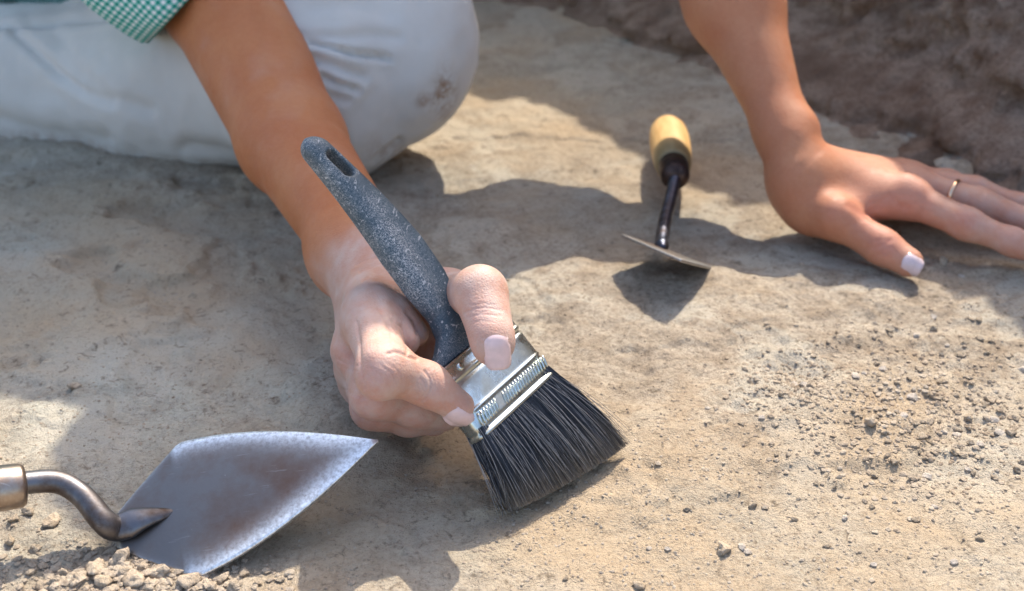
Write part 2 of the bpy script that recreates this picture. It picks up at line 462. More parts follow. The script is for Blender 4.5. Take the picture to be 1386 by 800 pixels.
#@@STRUCT
# ------------------------------------------------------------------ ground
def gh(x, y):
    """height of the dug floor"""
    x = np.atleast_1d(np.asarray(x, float)); y = np.atleast_1d(np.asarray(y, float))
    p = np.stack([x, y, np.zeros_like(x)], 1)
    far = sstep(0.5, 1.2, np.hypot(x, y))
    h = 0.0022 * fbm(p * 9, 3) + 0.0013 * fbm(p * 38 + 5, 4, .6) * (1 - far) + 0.0016 * sstep(.02, .10, fbm(p * 15 + 3, 5, .55)) * (1 - far)
    # crumbly, loose zones
    loose = sstep(0.13, 0.03, np.hypot((x - 0.21) * 0.8, y + 0.0)) + 0.9 * sstep(0.10, 0.03, np.hypot(x + 0.145, y + 0.145)) + 0.35
    crumb = np.maximum(fbm(p * 150 + 9, 3), -0.2)
    h = h + 0.0013 * crumb * loose * (1 - far)
    # small dug pit in the loose soil and the ledges on the left
    h = h - 0.006 * np.exp(-(((x - 0.135) / 0.016) ** 2 + ((y - 0.002) / 0.012) ** 2)) + 0.003 * np.exp(-(((x - 0.15) / 0.04) ** 2 + ((y + 0.02) / 0.03) ** 2))
    lg = fbm(p * np.array([11, 17, 1]) + 31, 4)
    h = h + 0.005 * sstep(0.00, 0.16, lg) * sstep(-0.10, -0.22, x) * sstep(-0.02, 0.05, y) * (1 - far)
    h = h - 0.009 * np.exp(-(((x + 0.262) / 0.035) ** 2 + ((y - 0.05) / 0.025) ** 2))
    # loose heap under the left trowel's neck
    h = h + 0.0035 * np.exp(-(((x + 0.15) / 0.05) ** 2 + ((y + 0.172) / 0.016) ** 2))
    h = h * (1 - .85 * np.exp(-(((x + .11) / .05) ** 2 + ((y + .125) / .03) ** 2)))
    return h
def axis(lo, hi, d, far):
    a = list(np.arange(lo, hi, d)); s = d; q = a[-1]; w = a[0]; up = []; dnl = []
    while q < far: s *= 1.16; q += s; up.append(q)
    s = d
    while w > -far: s *= 1.16; w -= s; dnl.append(w)
    return np.array(dnl[::-1] + a + up)
xs = axis(-0.42, 0.42, 0.0015, 40); ys = axis(-0.165, 0.50, 0.0014, 40)
GX, GY = np.meshgrid(xs, ys, indexing='ij')
gz = gh(GX.ravel(), GY.ravel())
gv = np.stack([GX.ravel(), GY.ravel(), gz], 1)
nx, ny = len(xs), len(ys)
ii, jj = np.meshgrid(np.arange(nx - 1), np.arange(ny - 1), indexing='ij')
a0 = (ii * ny + jj).ravel()
gf = np.stack([a0, a0 + ny, a0 + ny + 1, a0 + 1], 1)
clay = np.clip(1.1 * np.exp(-(((gv[:, 0] + .15) / .10) ** 2 + ((gv[:, 1] - .03) / .11) ** 2)) + .8 * np.exp(-(((gv[:, 0] + .22) / .10) ** 2 + ((gv[:, 1] - .13) / .08) ** 2)) + .5 * np.exp(-(((gv[:, 0] - .06) / .05) ** 2 + ((gv[:, 1] - .42) / .10) ** 2)) + .5 * np.exp(-(((gv[:, 0] - .17) / .04) ** 2 + ((gv[:, 1] + .09) / .05) ** 2)) + .7 * np.exp(-(((gv[:, 0] + .01) / .05) ** 2 + ((gv[:, 1] + .115) / .018) ** 2)), 0, 1)
ground = mesh_obj('ground', gv, gf, M['soil'], attrs=dict(clay=clay)); ground['kind'] = 'structure'

# earth bank (side of the trench), swept along its foot
foot = spline(np.array([(-1.6, 1.25), (-0.6, 0.86), (-0.1, 0.74), (0.06, 0.665), (0.228, 0.43), (0.276, 0.338), (0.332, 0.255), (0.47, 0.10), (0.75, -0.25), (1.3, -0.9)]), 700)
BH = 0.685
tt = np.gradient(foot, axis=0); tt /= np.linalg.norm(tt, axis=1)[:, None]
nn = np.stack([-tt[:, 1], tt[:, 0]], 1)         # points into the bank
if nn[350] @ np.array([1, 1]) < 0: nn = -nn
zz = np.concatenate([np.linspace(-0.02, BH, 150), np.full(40, BH)])
off = np.concatenate([0.26 * np.clip(np.linspace(-0.02, BH, 150) / BH, 0, 1) ** 0.72 - 0.02 * (np.linspace(-0.02, BH, 150) < 0), 0.26 + 0.004 * 1.18 ** np.arange(1, 41)])
bv = np.zeros((700, 190, 3))
bv[:, :, :2] = foot[:, None] + nn[:, None] * off[None, :, None]
bv[:, :, 2] = zz[None]
fl = bv.reshape(-1, 3)
amp = 0.022 * fbm(fl * np.array([9, 9, 16]), 5, 0.58) + 0.014 * np.maximum(fbm(fl * 38 + 4, 4, .6), -.35)
topw = sstep(BH * 0.75, BH, fl[:, 2])
nrm = np.repeat(np.concatenate([nn, np.zeros((700, 1))], 1)[:, None], 190, 1).reshape(-1, 3)
und = np.repeat((np.concatenate([np.ones(150), np.linspace(1, 0.3, 40)]))[None], 700, 0).ravel()
# ledge near the foot
led = 0.03 * np.exp(-((fl[:, 2] - 0.012) / 0.018) ** 2)
fl = fl - nrm * (amp * (1 - 0.6 * topw) * und + led)[:, None] + np.array([0, 0, 1]) * (amp * topw * 0.5)[:, None]
ii, jj = np.meshgrid(np.arange(699), np.arange(189), indexing='ij'); a0 = (ii * 190 + jj).ravel()
bf = np.stack([a0, a0 + 190, a0 + 191, a0 + 1], 1)
bank = mesh_obj('earth_bank', fl, bf, M['bank']); bank['kind'] = 'structure'

#@@PERSON
# ------------------------------------------------------------------ the person
person = empty('person', 'kneeling person in pale trousers and green gingham shirt sweeping soil with a brush', 'person')

def finger(fl, pts, rad, k_out=0.007, k_far=0.0007):
    add_chain(fl, pts, rad, k_in=0.006, k_out=k_out, joint=pts[0], fall=0.016, k_far=k_far)
    # fingertip pad
def refine(fl, v, q):
    """split every quad in four and settle the new points on the surface"""
    e = np.concatenate([q[:, [0, 1]], q[:, [1, 2]], q[:, [2, 3]], q[:, [3, 0]]]); e.sort(1)
    key = e[:, 0].astype(np.int64) * len(v) + e[:, 1]
    uq, inv = np.unique(key, return_inverse=True); inv = inv.reshape(4, -1)
    em = (v[uq // len(v)] + v[uq % len(v)]) / 2; fm = v[q].mean(1)
    n0, n1 = len(v), len(v) + len(em)
    v2 = np.concatenate([v, em, fm]); c = n1 + np.arange(len(q))
    m = [n0 + inv[i] for i in range(4)]
    q2 = np.concatenate([np.stack([q[:, i], m[i], c, m[(i + 3) % 4]], 1) for i in range(4)])
    for _ in range(2):
        g = fl.grad(v2); v2 = v2 - g * np.clip(fl.sample(v2), -.0006, .0006)[:, None] * .9
    return v2, q2, fl.grad(v2)
def limb_mesh(fl):
    v, f = fl.mesh(); n = fl.grad(v); return v, f, n
def seg_dist_px(px, py, poly):
    best = np.full(len(px), 1e9)
    for (x0, y0), (x1, y1) in zip(poly[:-1], poly[1:]):
        dx, dy = x1 - x0, y1 - y0; L2 = dx * dx + dy * dy + 1e-9
        h = np.clip(((px - x0) * dx + (py - y0) * dy) / L2, 0, 1)
        best = np.minimum(best, np.hypot(px - x0 - h * dx, py - y0 - h * dy))
    return best
def carve(v, n, lines):
    """press skin creases (polylines, width px, depth m) into the visible side"""
    px, py = pix(v); facing = np.einsum('ij,ij->i', n, v - CAM) < 0
    dep = (v - CAM) @ FW
    off = np.zeros(len(v))
    for poly, w, d in lines:
        q = seg_dist_px(px, py, poly); w = w * 1.35; d = d * (.62 if d > 0 else 1)
        off += np.where(facing, d * np.exp(-(q / w) ** 2), 0)
    return v - n * off[:, None], off

# ---- right arm with the hand that holds the brush
WR = V(510, 368, .527)
RH = dict(
    index=[V(502, 428, .468), V(521, 499, .432), V(578, 520, .440), V(620, 550, .446)],
    middle=[V(489, 469, .485), V(507, 535, .455), V(562, 551, .466), V(602, 562, .473)],
    ring=[V(489, 498, .496), V(505, 552, .471), V(552, 564, .481), V(588, 570, .488)],
    pinky=[V(494, 516, .507), V(512, 554, .487), V(540, 561, .493), V(564, 565, .499)])
RT_ = [V(548, 396, .508), V(606, 403, .488), V(650, 396, .450), V(667, 468, .4375)]
allp = np.array(sum(RH.values(), []) + RT_ + [WR, V(395, 192, .63), V(300, -10, .715), V(262, -80, .75)])
fR = Field(allp.min(0) - 0.042, allp.max(0) + 0.042, 0.00112)
EL = V(300, -10, .715)
add_chain(fR, [WR, V(395, 192, .632), EL, V(262, -80, .75)], [.0185, .0272, .0372, .036], k_in=0.012)
add_chain(fR, [WR, V(480, 345, .545)], [.0175, .021], k_in=0.01, k_out=0.015)
for k, r in (('index', .0112), ('middle', .0112), ('ring', .0105), ('pinky', .010)):
    add_chain(fR, [WR, RH[k][0]], [.0140, r], k_out=0.009)
add_chain(fR, [WR, RT_[0], RT_[1]], [.0150, .0140, .0105], k_out=0.012)
add_chain(fR, [RT_[0] * .6 + RT_[1] * .4, RH['index'][0] * .75 + RH['index'][1] * .25], [.008, .0075], k_out=0.010)   # web
finger(fR, RH['index'], [.0110, .0092, .0073, .0062], .006, .0004)
finger(fR, RH['middle'], [.0106, .0084, .0073, .0064], .006, .0003)
finger(fR, RH['ring'], [.0098, .0079, .0070, .0062], .006, .0003)
finger(fR, RH['pinky'], [.0098, .0078, .0066, .0058])
add_chain(fR, RT_[1:], [.0096, .0086, .0076], k_in=.009, k_out=.010, joint=RT_[1], fall=.02)
# knuckles and soft bulges
add_chain(fR, [V(511, 513, .4285), V(517, 507, .428)], [.0072, .0072], k_out=.005)
add_chain(fR, [V(661, 430, .4425), V(667, 452, .4375)], [.0068, .0068], k_out=.006)
add_chain(fR, [V(477, 474, .474), V(480, 478, .473)], [.0085, .008], k_out=.006)
add_chain(fR, [RT_[0], V(572, 452, .494), V(600, 480, .487)], [.012, .0115, .010], k_out=.008)   # palm behind the grip
# folds of the thumb web
add_chain(fR, [V(532, 428, .462), V(549, 462, .458)], [.0050, .0056], k_out=.0022)
add_chain(fR, [V(540, 420, .468), V(563, 452, .469)], [.0060, .0052], k_out=.0022)
vR, qR = fR.mesh(); vR, qR, nR = refine(fR, vR, qR)
def zz1(*p): return [(400 + a / 2.857, 330 + b / 2.857) for a, b in p]
creasesR = [
    (zz1((360, 424), (385, 416), (412, 424), (436, 436), (470, 446)), 1.6, .0013),
    (zz1((500, 492), (520, 520), (524, 560), (500, 600), (484, 612)), 1.3, .0009), (zz1((484, 520), (502, 545), (500, 580), (478, 604)), 1.1, .0006),
    (zz1((514, 488), (538, 530), (534, 580)), 1.0, .0005), (zz1((468, 535), (482, 560), (474, 590)), 1.0, .0004), (zz1((540, 505), (552, 540), (545, 575)), 1.0, .0003),
    (zz1((290, 480), (322, 502), (345, 545)), 1.2, .0003), (zz1((275, 505), (298, 530), (312, 565)), 1.2, .0003), (zz1((325, 465), (368, 498), (388, 545)), 1.2, .00028), (zz1((262, 530), (282, 552), (290, 575)), 1.2, .0002), (zz1((350, 460), (395, 490), (412, 530)), 1.2, .0002),
    (zz1((652, 268), (690, 250), (740, 246), (800, 258)), 1.3, .00045), (zz1((664, 284), (720, 270), (796, 280)), 1.1, .0003), (zz1((676, 238), (730, 231), (775, 238)), 1.1, .0003), (zz1((690, 303), (730, 297), (770, 304)), 1.0, .0002), (zz1((668, 256), (705, 262), (750, 260)), 1.0, .00025),
    (zz1((250, 108), (290, 88), (335, 68)), 1.8, .0010), (zz1((262, 140), (310, 112), (350, 104)), 1.6, .0008), (zz1((235, 80), (280, 60), (315, 52)), 1.6, .0005), (zz1((285, 150), (330, 135), (352, 140)), 1.4, .0004),
    (zz1((376, 296), (412, 322), (436, 372), (432, 424)), 1.6, .0010), (zz1((428, 266), (458, 296), (470, 345)), 1.6, .0010), (zz1((392, 318), (420, 360), (424, 400)), 1.2, .0004),
    (zz1((236, 300), (248, 380), (252, 470), (266, 560)), 1.8, .0007), (zz1((320, 250), (352, 300), (374, 360)), 1.8, .0004), (zz1((300, 200), (330, 240), (345, 290)), 1.6, .0003),
    (zz1((160, 445), (195, 462), (238, 470)), 1.4, .0004), (zz1((165, 470), (200, 485), (236, 490)), 1.2, .0003), (zz1((180, 560), (220, 580), (262, 600)), 1.5, .0005), (zz1((430, 640), (470, 650), (520, 668)), 1.2, .0003)]
# tendons and veins that lift the back of the hand
swellR = [(zz1((290, 150), (275, 260), (290, 420)), 9, -.0008), (zz1((235, 200), (205, 300), (190, 400)), 8, -.0009), (zz1((330, 170), (350, 230), (330, 330)), 6, -.0005)]
vR, _ = carve(vR, nR, swellR); vR, offR = carve(vR, nR, creasesR)
pxR, pyR = pix(vR)
armax = unit(EL - WR)
along = (vR - WR) @ armax
tanR = 0.20 + 0.80 * sstep(-0.030, 0.030, along + 0.010 * fbm(vR * 40, 3))
def glow(px, py, cx, cy, r): return np.exp(-(((px - cx) ** 2 + (py - cy) ** 2) / r ** 2))
redR = np.clip(0.55 * glow(pxR, pyR, 508, 512, 24) + 0.5 * glow(pxR, pyR, 592, 536, 22) + 0.5 * glow(pxR, pyR, 655, 425, 22) + 0.45 * glow(pxR, pyR, 625, 560, 16) + .5 * glow(pxR, pyR, 672, 490, 20) + 0.5 * glow(pxR, pyR, 462, 480, 18) + 0.6 * glow(pxR, pyR, 500, 565, 45) * (pyR > 535) + 0.4 * glow(pxR, pyR, 570, 575, 30) + offR * 260, 0, 1)  # skin redness, plus shading of the creases painted into the colour
dustR = np.clip((1 - tanR) * 0.62 + .10 * fbm(vR * 60, 3), 0, .8)

# ---- left arm with the hand propped flat on the soil
WL = V(1080, 233, .655)
LH = dict(
    index=[V(1229, 268, .648), V(1308, 303, .630), V(1372, 328, .622), V(1425, 350, .617)],
    middle=[V(1236, 251, .666), V(1326, 276, .652), V(1400, 303, .640), V(1458, 328, .632)],
    ring=[V(1230, 243, .682), V(1318, 259, .672), V(1382, 280, .662), V(1438, 300, .655)],
    pinky=[V(1216, 238, .696), V(1282, 247, .694), V(1325, 258, .690), V(1366, 270, .686)])
LT_ = [V(1099, 282, .652), V(1134, 297, .638), V(1194, 334, .627), V(1229, 355, .620)]
ELt = V(900, -280, .73)
allp = np.array(sum(LH.values(), []) + LT_ + [WL, V(993, 0, .685), V(955, -120, .705)])
fL = Field(allp.min(0) - 0.045, allp.max(0) + 0.045, 0.0012)
add_chain(fL, [WL, V(1062, 180, .662), V(993, 0, .690), V(955, -120, .705)], [.0140, .0135, .0262, .032], k_in=0.016)
for k, r in (('index', .0100), ('middle', .0100), ('ring', .0095), ('pinky', .0088)):
    add_chain(fL, [WL + np.array([.006, .002, -.006]), LH[k][0]], [.0150, r], k_out=0.012)
add_chain(fL, [WL + np.array([0.002, -.003, -.010]), V(1096, 262, .665)], [.0130, .013], k_out=.010)
add_chain(fL, [WL, LT_[0], LT_[1]], [.0135, .0138, .0105], k_out=0.010)
add_chain(fL, [LT_[0] * .5 + LT_[1] * .5, LH['index'][0]], [.008, .007], k_out=0.012)
finger(fL, LH['index'], [.0100, .0080, .0068, .0060])
finger(fL, LH['middle'], [.0100, .0082, .0070, .0062])
finger(fL, LH['ring'], [.0095, .0078, .0066, .0058])
finger(fL, LH['pinky'], [.0088, .0068, .0058, .0052])
add_chain(fL, LT_[1:], [.0105, .0088, .0078], k_in=.006, k_out=.006, joint=LT_[1], fall=.02)
add_chain(fL, [V(1128, 286, .634), V(1134, 289, .633)], [.0062, .0060], k_out=.009)
add_chain(fL, [V(1226, 256, .645), V(1236, 262, .643)], [.0070, .0065], k_out=.006)
add_chain(fL, [V(1076, 190, .6535), V(1084, 175, .656)], [.0085, .0075], k_out=.010)
vL, qL, nL = limb_mesh(fL)
def zz2(*p): return [(1000 + a / 3.2, 150 + b / 3.2) for a, b in p]
creasesL = [
    (zz2((215, 290), (255, 262), (305, 215), (345, 178)), 4.0, .0004),
    (zz2((560, 600), (600, 590), (640, 575), (660, 560)), 1.8, .0007), (zz2((580, 640), (620, 610), (660, 590)), 1.6, .0006), (zz2((600, 560), (650, 560)), 1.6, .0004),
    (zz2((980, 450), (1000, 480), (990, 520)), 1.6, .0005), (zz2((1010, 480), (1030, 500), (1010, 530)), 1.6, .0005), (zz2((950, 450), (965, 480)), 1.6, .0004),
    (zz2((660, 370), (690, 410), (730, 420)), 3, .0008), (zz2((480, 410), (560, 460), (640, 480)), 4, .0012), (zz2((640, 380), (600, 420), (560, 440)), 3.5, .0008),
    (zz2((1050, 320), (1060, 350), (1050, 380)), 2, .0005), (zz2((1080, 320), (1085, 350)), 2, .0004)]
vL, offL = carve(vL, nL, creasesL)
pxL, pyL = pix(vL)
redL = np.clip(0.45 * glow(pxL, pyL, 1240, 270, 28) + 0.5 * glow(pxL, pyL, 1200, 338, 24) + 0.5 * glow(pxL, pyL, 1312, 300, 20) + .4 * glow(pxL, pyL, 1180, 290, 40) + .3 * glow(pxL, pyL, 1125, 290, 20) + .4 * glow(pxL, pyL, 1380, 320, 40) + offL * 300, 0, 1)  # redness of knuckles, with crease shading painted in too
tanL = 0.80 - 0.35 * sstep(1090, 1240, pxL)
dustL = 0.03 + 0.25 * sstep(1200, 1340, pxL)

# ---- head, neck and trunk (out of the picture, they cast the shade)
SHR, SHL = np.array([-.36, .42, .37]), np.array([0.0, .42, .46])
NECK = np.array([-.15, .43, .47]); HEAD = np.array([.086, .387, .575]); HIP = np.array([-.44, .66, .17])
fB = Field((-.62, .16, .0), (.22, .90, .74), 0.006)
add_chain(fB, [HIP, np.array([-.30, .54, .32]), NECK + np.array([-.02, .02, -.06])], [.10, .095, .085], k_in=.05, k_out=.03, pad=.06)
add_chain(fB, [SHR, NECK + np.array([-.02, .0, -.03]), SHL], [.042, .055, .042], k_out=.04, pad=.06)
add_chain(fB, [NECK, HEAD + np.array([-.03, .03, -.03])], [.05, .046], k_out=.03, pad=.06)
add_chain(fB, [HEAD + np.array([0, .02, .02]), HEAD + np.array([.01, -.02, -.02])], [.076, .066], k_out=.02, pad=.06)
add_chain(fB, [HEAD + np.array([.02, -.085, -.03]), HEAD + np.array([.018, -.078, -.005])], [.012, .008], k_out=.01)   # nose
for sgn in (-1, 1): add_chain(fB, [HEAD + np.array([sgn * .078, .01, -.005]), HEAD + np.array([sgn * .082, .02, .015])], [.011, .012], k_out=.005)  # ears
add_chain(fB, [SHR, EL + np.array([0, .02, .02])], [.042, .036], k_out=.02, pad=.06)
add_chain(fB, [SHL, ELt], [.042, .036], k_out=.02, pad=.06)
add_chain(fB, [ELt, V(955, -120, .705)], [.034, .033], k_out=.02, pad=.06)
vB, qB, nB = limb_mesh(fB)
allv = np.concatenate([vR, vL, vB]); allq = np.concatenate([qR, qL + len(vR), qB + len(vR) + len(vL)])
one = np.ones(len(vB))
body = mesh_obj('body', allv, allq, M['skin'], person, attrs=dict(
    tan=np.concatenate([tanR, tanL, one * .9]), red=np.concatenate([redR, redL, one * .1]), dust=np.concatenate([dustR, dustL, one * 0])))
# hair: a loose bob round the back of the head
fH = Field(HEAD - .16, HEAD + .16, 0.005)
add_chain(fH, [HEAD + np.array([-.01, .035, .025]), HEAD + np.array([-.02, .045, -.03])], [.081, .075], k_out=.02, pad=.06)
for sgn in (-1, 1): add_chain(fH, [HEAD + np.array([sgn * .07, .02, .0]), HEAD + np.array([sgn * .065, .01, -.05])], [.025, .015], k_out=.03, pad=.04)
sl_, g_ = fH.sub(HEAD - .16, HEAD + .16)
face = cone(g_, HEAD + np.array([.01, -.08, -.03]), HEAD + np.array([.01, -.09, -.06]), .065, .065)
fH.D[:] = smax(fH.D, -face, np.float32(.01))
vH, qH = fH.mesh(); vH = vH + 0.004 * np.stack([fbm(vH * np.array([90, 90, 12]) + 7, 3)] * 3, 1) * fH.grad(vH)
mesh_obj('hair', vH, qH, M['hair'], person)

# ---- finger nails laid on the skin
def nail(fld, centre, along_, out, wid, ln, mat):
    a = unit(along_); o = unit(np.asarray(out) - a * (np.asarray(out) @ a)); w = np.cross(a, o)
    nu, nv = 11, 13; pts = []; lift = []
    for j in range(nv):
        tv = -1 + 2 * j / (nv - 1)
        hw = wid / 2 * (1 - 0.16 * max(0, -tv) ** 3 - 0.09 * max(0, tv) ** 4)
        for i in range(nu):
            u = -1 + 2 * i / (nu - 1)
            s = tv * ln / 2 - (0.13 * ln * u ** 4 if tv > 0 else -0.16 * ln * u * u) * abs(tv)
            pts.append(centre + a * s + w * u * hw)
            lift.append(0.00045 * (1 - abs(u) ** 4 * 1.3) * (1 if tv > -0.75 else -.4) + (0.0003 if tv > 0.6 else 0))
    p = np.array(pts); lift = np.array(lift)
    p = p + o * 0.009
    for _ in range(30):
        p = p - o * np.clip(fld.sample(p) - lift, -.001, .001)[:, None] * 0.8
    # past the fingertip the free edge stays with the curve of the nail
    P3 = p.reshape(nv, nu, 3); B3 = np.array(pts).reshape(nv, nu, 3)
    H3 = (P3 - B3) @ o; md = nv // 2; H3 = np.maximum(H3, H3[:, nu // 2:nu // 2 + 1] - wid * .34)
    for j in range(md, nv): H3[j] = np.maximum(H3[j], H3[j - 1] - .0006)
    P3 = B3 + o * H3[..., None]
    top = np.concatenate([P3.reshape(-1, 3), (P3 - o * 0.0009).reshape(-1, 3)])
    f = []
    nn_ = nu * nv
    for j in range(nv - 1):
        for i in range(nu - 1):
            k = j * nu + i
            f.append((k, k + 1, k + nu + 1, k + nu)); f.append((nn_ + k, nn_ + k + nu, nn_ + k + nu + 1, nn_ + k + 1))
    ring_ = [i for i in range(nu)] + [j * nu + nu - 1 for j in range(1, nv)] + [(nv - 1) * nu + i for i in range(nu - 2, -1, -1)] + [j * nu for j in range(nv - 2, 0, -1)]
    for k in range(len(ring_)):
        x, y = ring_[k], ring_[(k + 1) % len(ring_)]
        f.append((x, nn_ + x, nn_ + y, y))
    return mesh_obj('fingernail', top, f, mat, body)
tocam = lambda p: unit(CAM - p)
def nail_at(fld, px, py, t, px2, py2, t2, wid, ln, mat, tilt=(0, 0, 0)):
    c = V(px, py, t); a = V(px2, py2, t2) - c
    return nail(fld, c, a, tocam(c) + np.array(tilt), wid, ln, mat)
nail_at(fR, 673, 476, .437, 676, 505, .436, .0100, .0142, M['nail'])
nail_at(fR, 619, 562, .445, 640, 577, .448, .0090, .0128, M['nail'], (0.1, -.35, -.35))
nail_at(fL, 1235, 360, .620, 1258, 372, .616, .0098, .0115, M['nail_white'], (-.1, -.1, .25))

# ---- ring
def ring_obj():
    a, b = LH['middle'][0], LH['middle'][1]; c = a + (b - a) * 0.60; ax = unit(b - a)
    o = unit(np.array([0, 0, 1.]) - ax * ax[2]); w = np.cross(ax, o)
    ax = unit(ax + 0.12 * w); o = unit(o - ax * (o @ ax)); w = np.cross(ax, o)
    th = np.linspace(0, 2 * math.pi, 48, endpoint=False); path = []
    for q in th:
        d = o * math.cos(q) + w * math.sin(q); p = c + d * .006
        for _ in range(30): p = p - d * float(fL.sample(p[None])[0] - 0.0006) * .7
        path.append(p if np.linalg.norm(p - c) < .0125 else c + d * .0125)
    path = np.array(path); v = []; f = []; sg = 8
    for i in range(48):
        d = unit(path[i] - c)
        for j in range(sg):
            q = 2 * math.pi * j / sg; v.append(path[i] + d * .0006 * math.cos(q) + ax * .0011 * math.sin(q))
    for i in range(48):
        for j in range(sg):
            k = (i + 1) % 48; l = (j + 1) % sg
            f.append((i * sg + j, i * sg + l, k * sg + l, k * sg + j))
    return tag(mesh_obj('ring', v, f, M['gold']), 'thin plain gold ring on a finger of the flat hand', 'ring')
ring_obj()

#@@CLOTHES
# ---- trousers: folded leg, knee to the right
K0 = V(520, 92, .735)
fT = Field((-.62, .18, -.012), (.02, .80, .30), 0.0026)
def tr(pts, rad, k=.03): add_chain(fT, pts, rad, k_in=.03, k_out=k, pad=.035)
tr([V(535, 100, .725), V(480, 105, .725)], [.036, .055])
tr([V(520, 60, .74), V(420, 90, .745), V(250, 112, .79), V(60, 120, .84), V(-160, 120, .90)], [.055, .062, .056, .046, .042])
tr([V(515, 30, .755), V(400, 30, .80), V(220, 75, .86), V(60, 85, .92), V(-200, 40, 1.0), HIP], [.05, .06, .055, .036, .05, .09])
tr([HIP, HIP + np.array([-.10, .12, -.05]), HIP + np.array([.02, .16, -.08])], [.09, .08, .06])
vT, qT = fT.mesh(); nT = fT.grad(vT)
pxT, pyT = pix(vT); fac = np.einsum('ij,ij->i', nT, vT - CAM) < 0
lines = [([(405, 50), (450, 51), (500, 47), (540, 50)], 6, .0013), ([(418, 58), (445, 64), (480, 74), (525, 78)], 4, .0030), ([(425, 80), (455, 90), (490, 104)], 6, .0020), ([(436, 102), (455, 113), (482, 121)], 4, .0028), ([(448, 128), (468, 134)], 5, .0022),
         ([(20, 44), (50, 70), (80, 100), (115, 124), (150, 138)], 6, .0022), ([(80, 78), (110, 102), (150, 130), (200, 148)], 9, .0016), ([(-5, 36), (60, 34), (110, 28), (150, 22)], 5, .002), ([(40, 30), (75, 42), (95, 70)], 8, .001), ([(508, 216), (525, 202), (540, 190)], 4, .002), ([(420, 10), (470, 6), (530, 18)], 10, .0015), ([(0, 160), (60, 178), (140, 190)], 12, .002), ([(250, 200), (300, 205), (330, 215)], 9, .0015)]
offT = np.zeros(len(vT))
for poly, w, d in lines:
    q = seg_dist_px(pxT, pyT, poly); offT += d * (np.exp(-(q / w) ** 2) - 0.3 * np.exp(-((q - 2.2 * w) / (1.3 * w)) ** 2)) * (1 + .5 * fbm(vT * 30 + w, 2))
offT *= 1.15
offT += 0.0018 * fbm(vT * 16, 3) + 0.0006 * fbm(vT * 70, 3)
vT = vT - nT * np.where(fac, offT, 0)[:, None]
vT[:, 2] = np.maximum(vT[:, 2], 0.0005)
stain = np.clip(1.3 * np.exp(-(((pxT - 603) / 14) ** 2 + ((pyT - 130) / 30) ** 2)) + 0.8 * np.exp(-(((pxT - 575) / 12) ** 2 + ((pyT - 138) / 10) ** 2)) + .45 * np.exp(-(((pxT - 525) / 30) ** 2 + ((pyT - 205) / 16) ** 2)) + .55 * sstep(.016, .003, vT[:, 2]), 0, 1)
mesh_obj('trousers', vT, qT, M['trousers'], person, attrs=dict(stain=stain))

# ---- shoe on the folded leg
AN = V(-160, 120, .90)
fF = Field(AN - np.array([.24, .10, .06]), AN + np.array([.08, .12, .08]), 0.003)
add_chain(fF, [AN + np.array([.01, .005, 0]), AN + np.array([-.06, .01, -.004]), AN + np.array([-.15, .03, -.012])], [.036, .038, .028], k_in=.02, k_out=.02, pad=.03)
add_chain(fF, [AN + np.array([-.045, -.02, -.004]), AN + np.array([-.15, .0, -.012])], [.026, .022], k_out=.02, pad=.03)
vF, qF = fF.mesh(); vF[:, 2] = np.maximum(vF[:, 2], .001)
mesh_obj('shoe', vF, qF, simple('shoe_leather', (.12, .075, .045), .7, bmp=.0006), person)

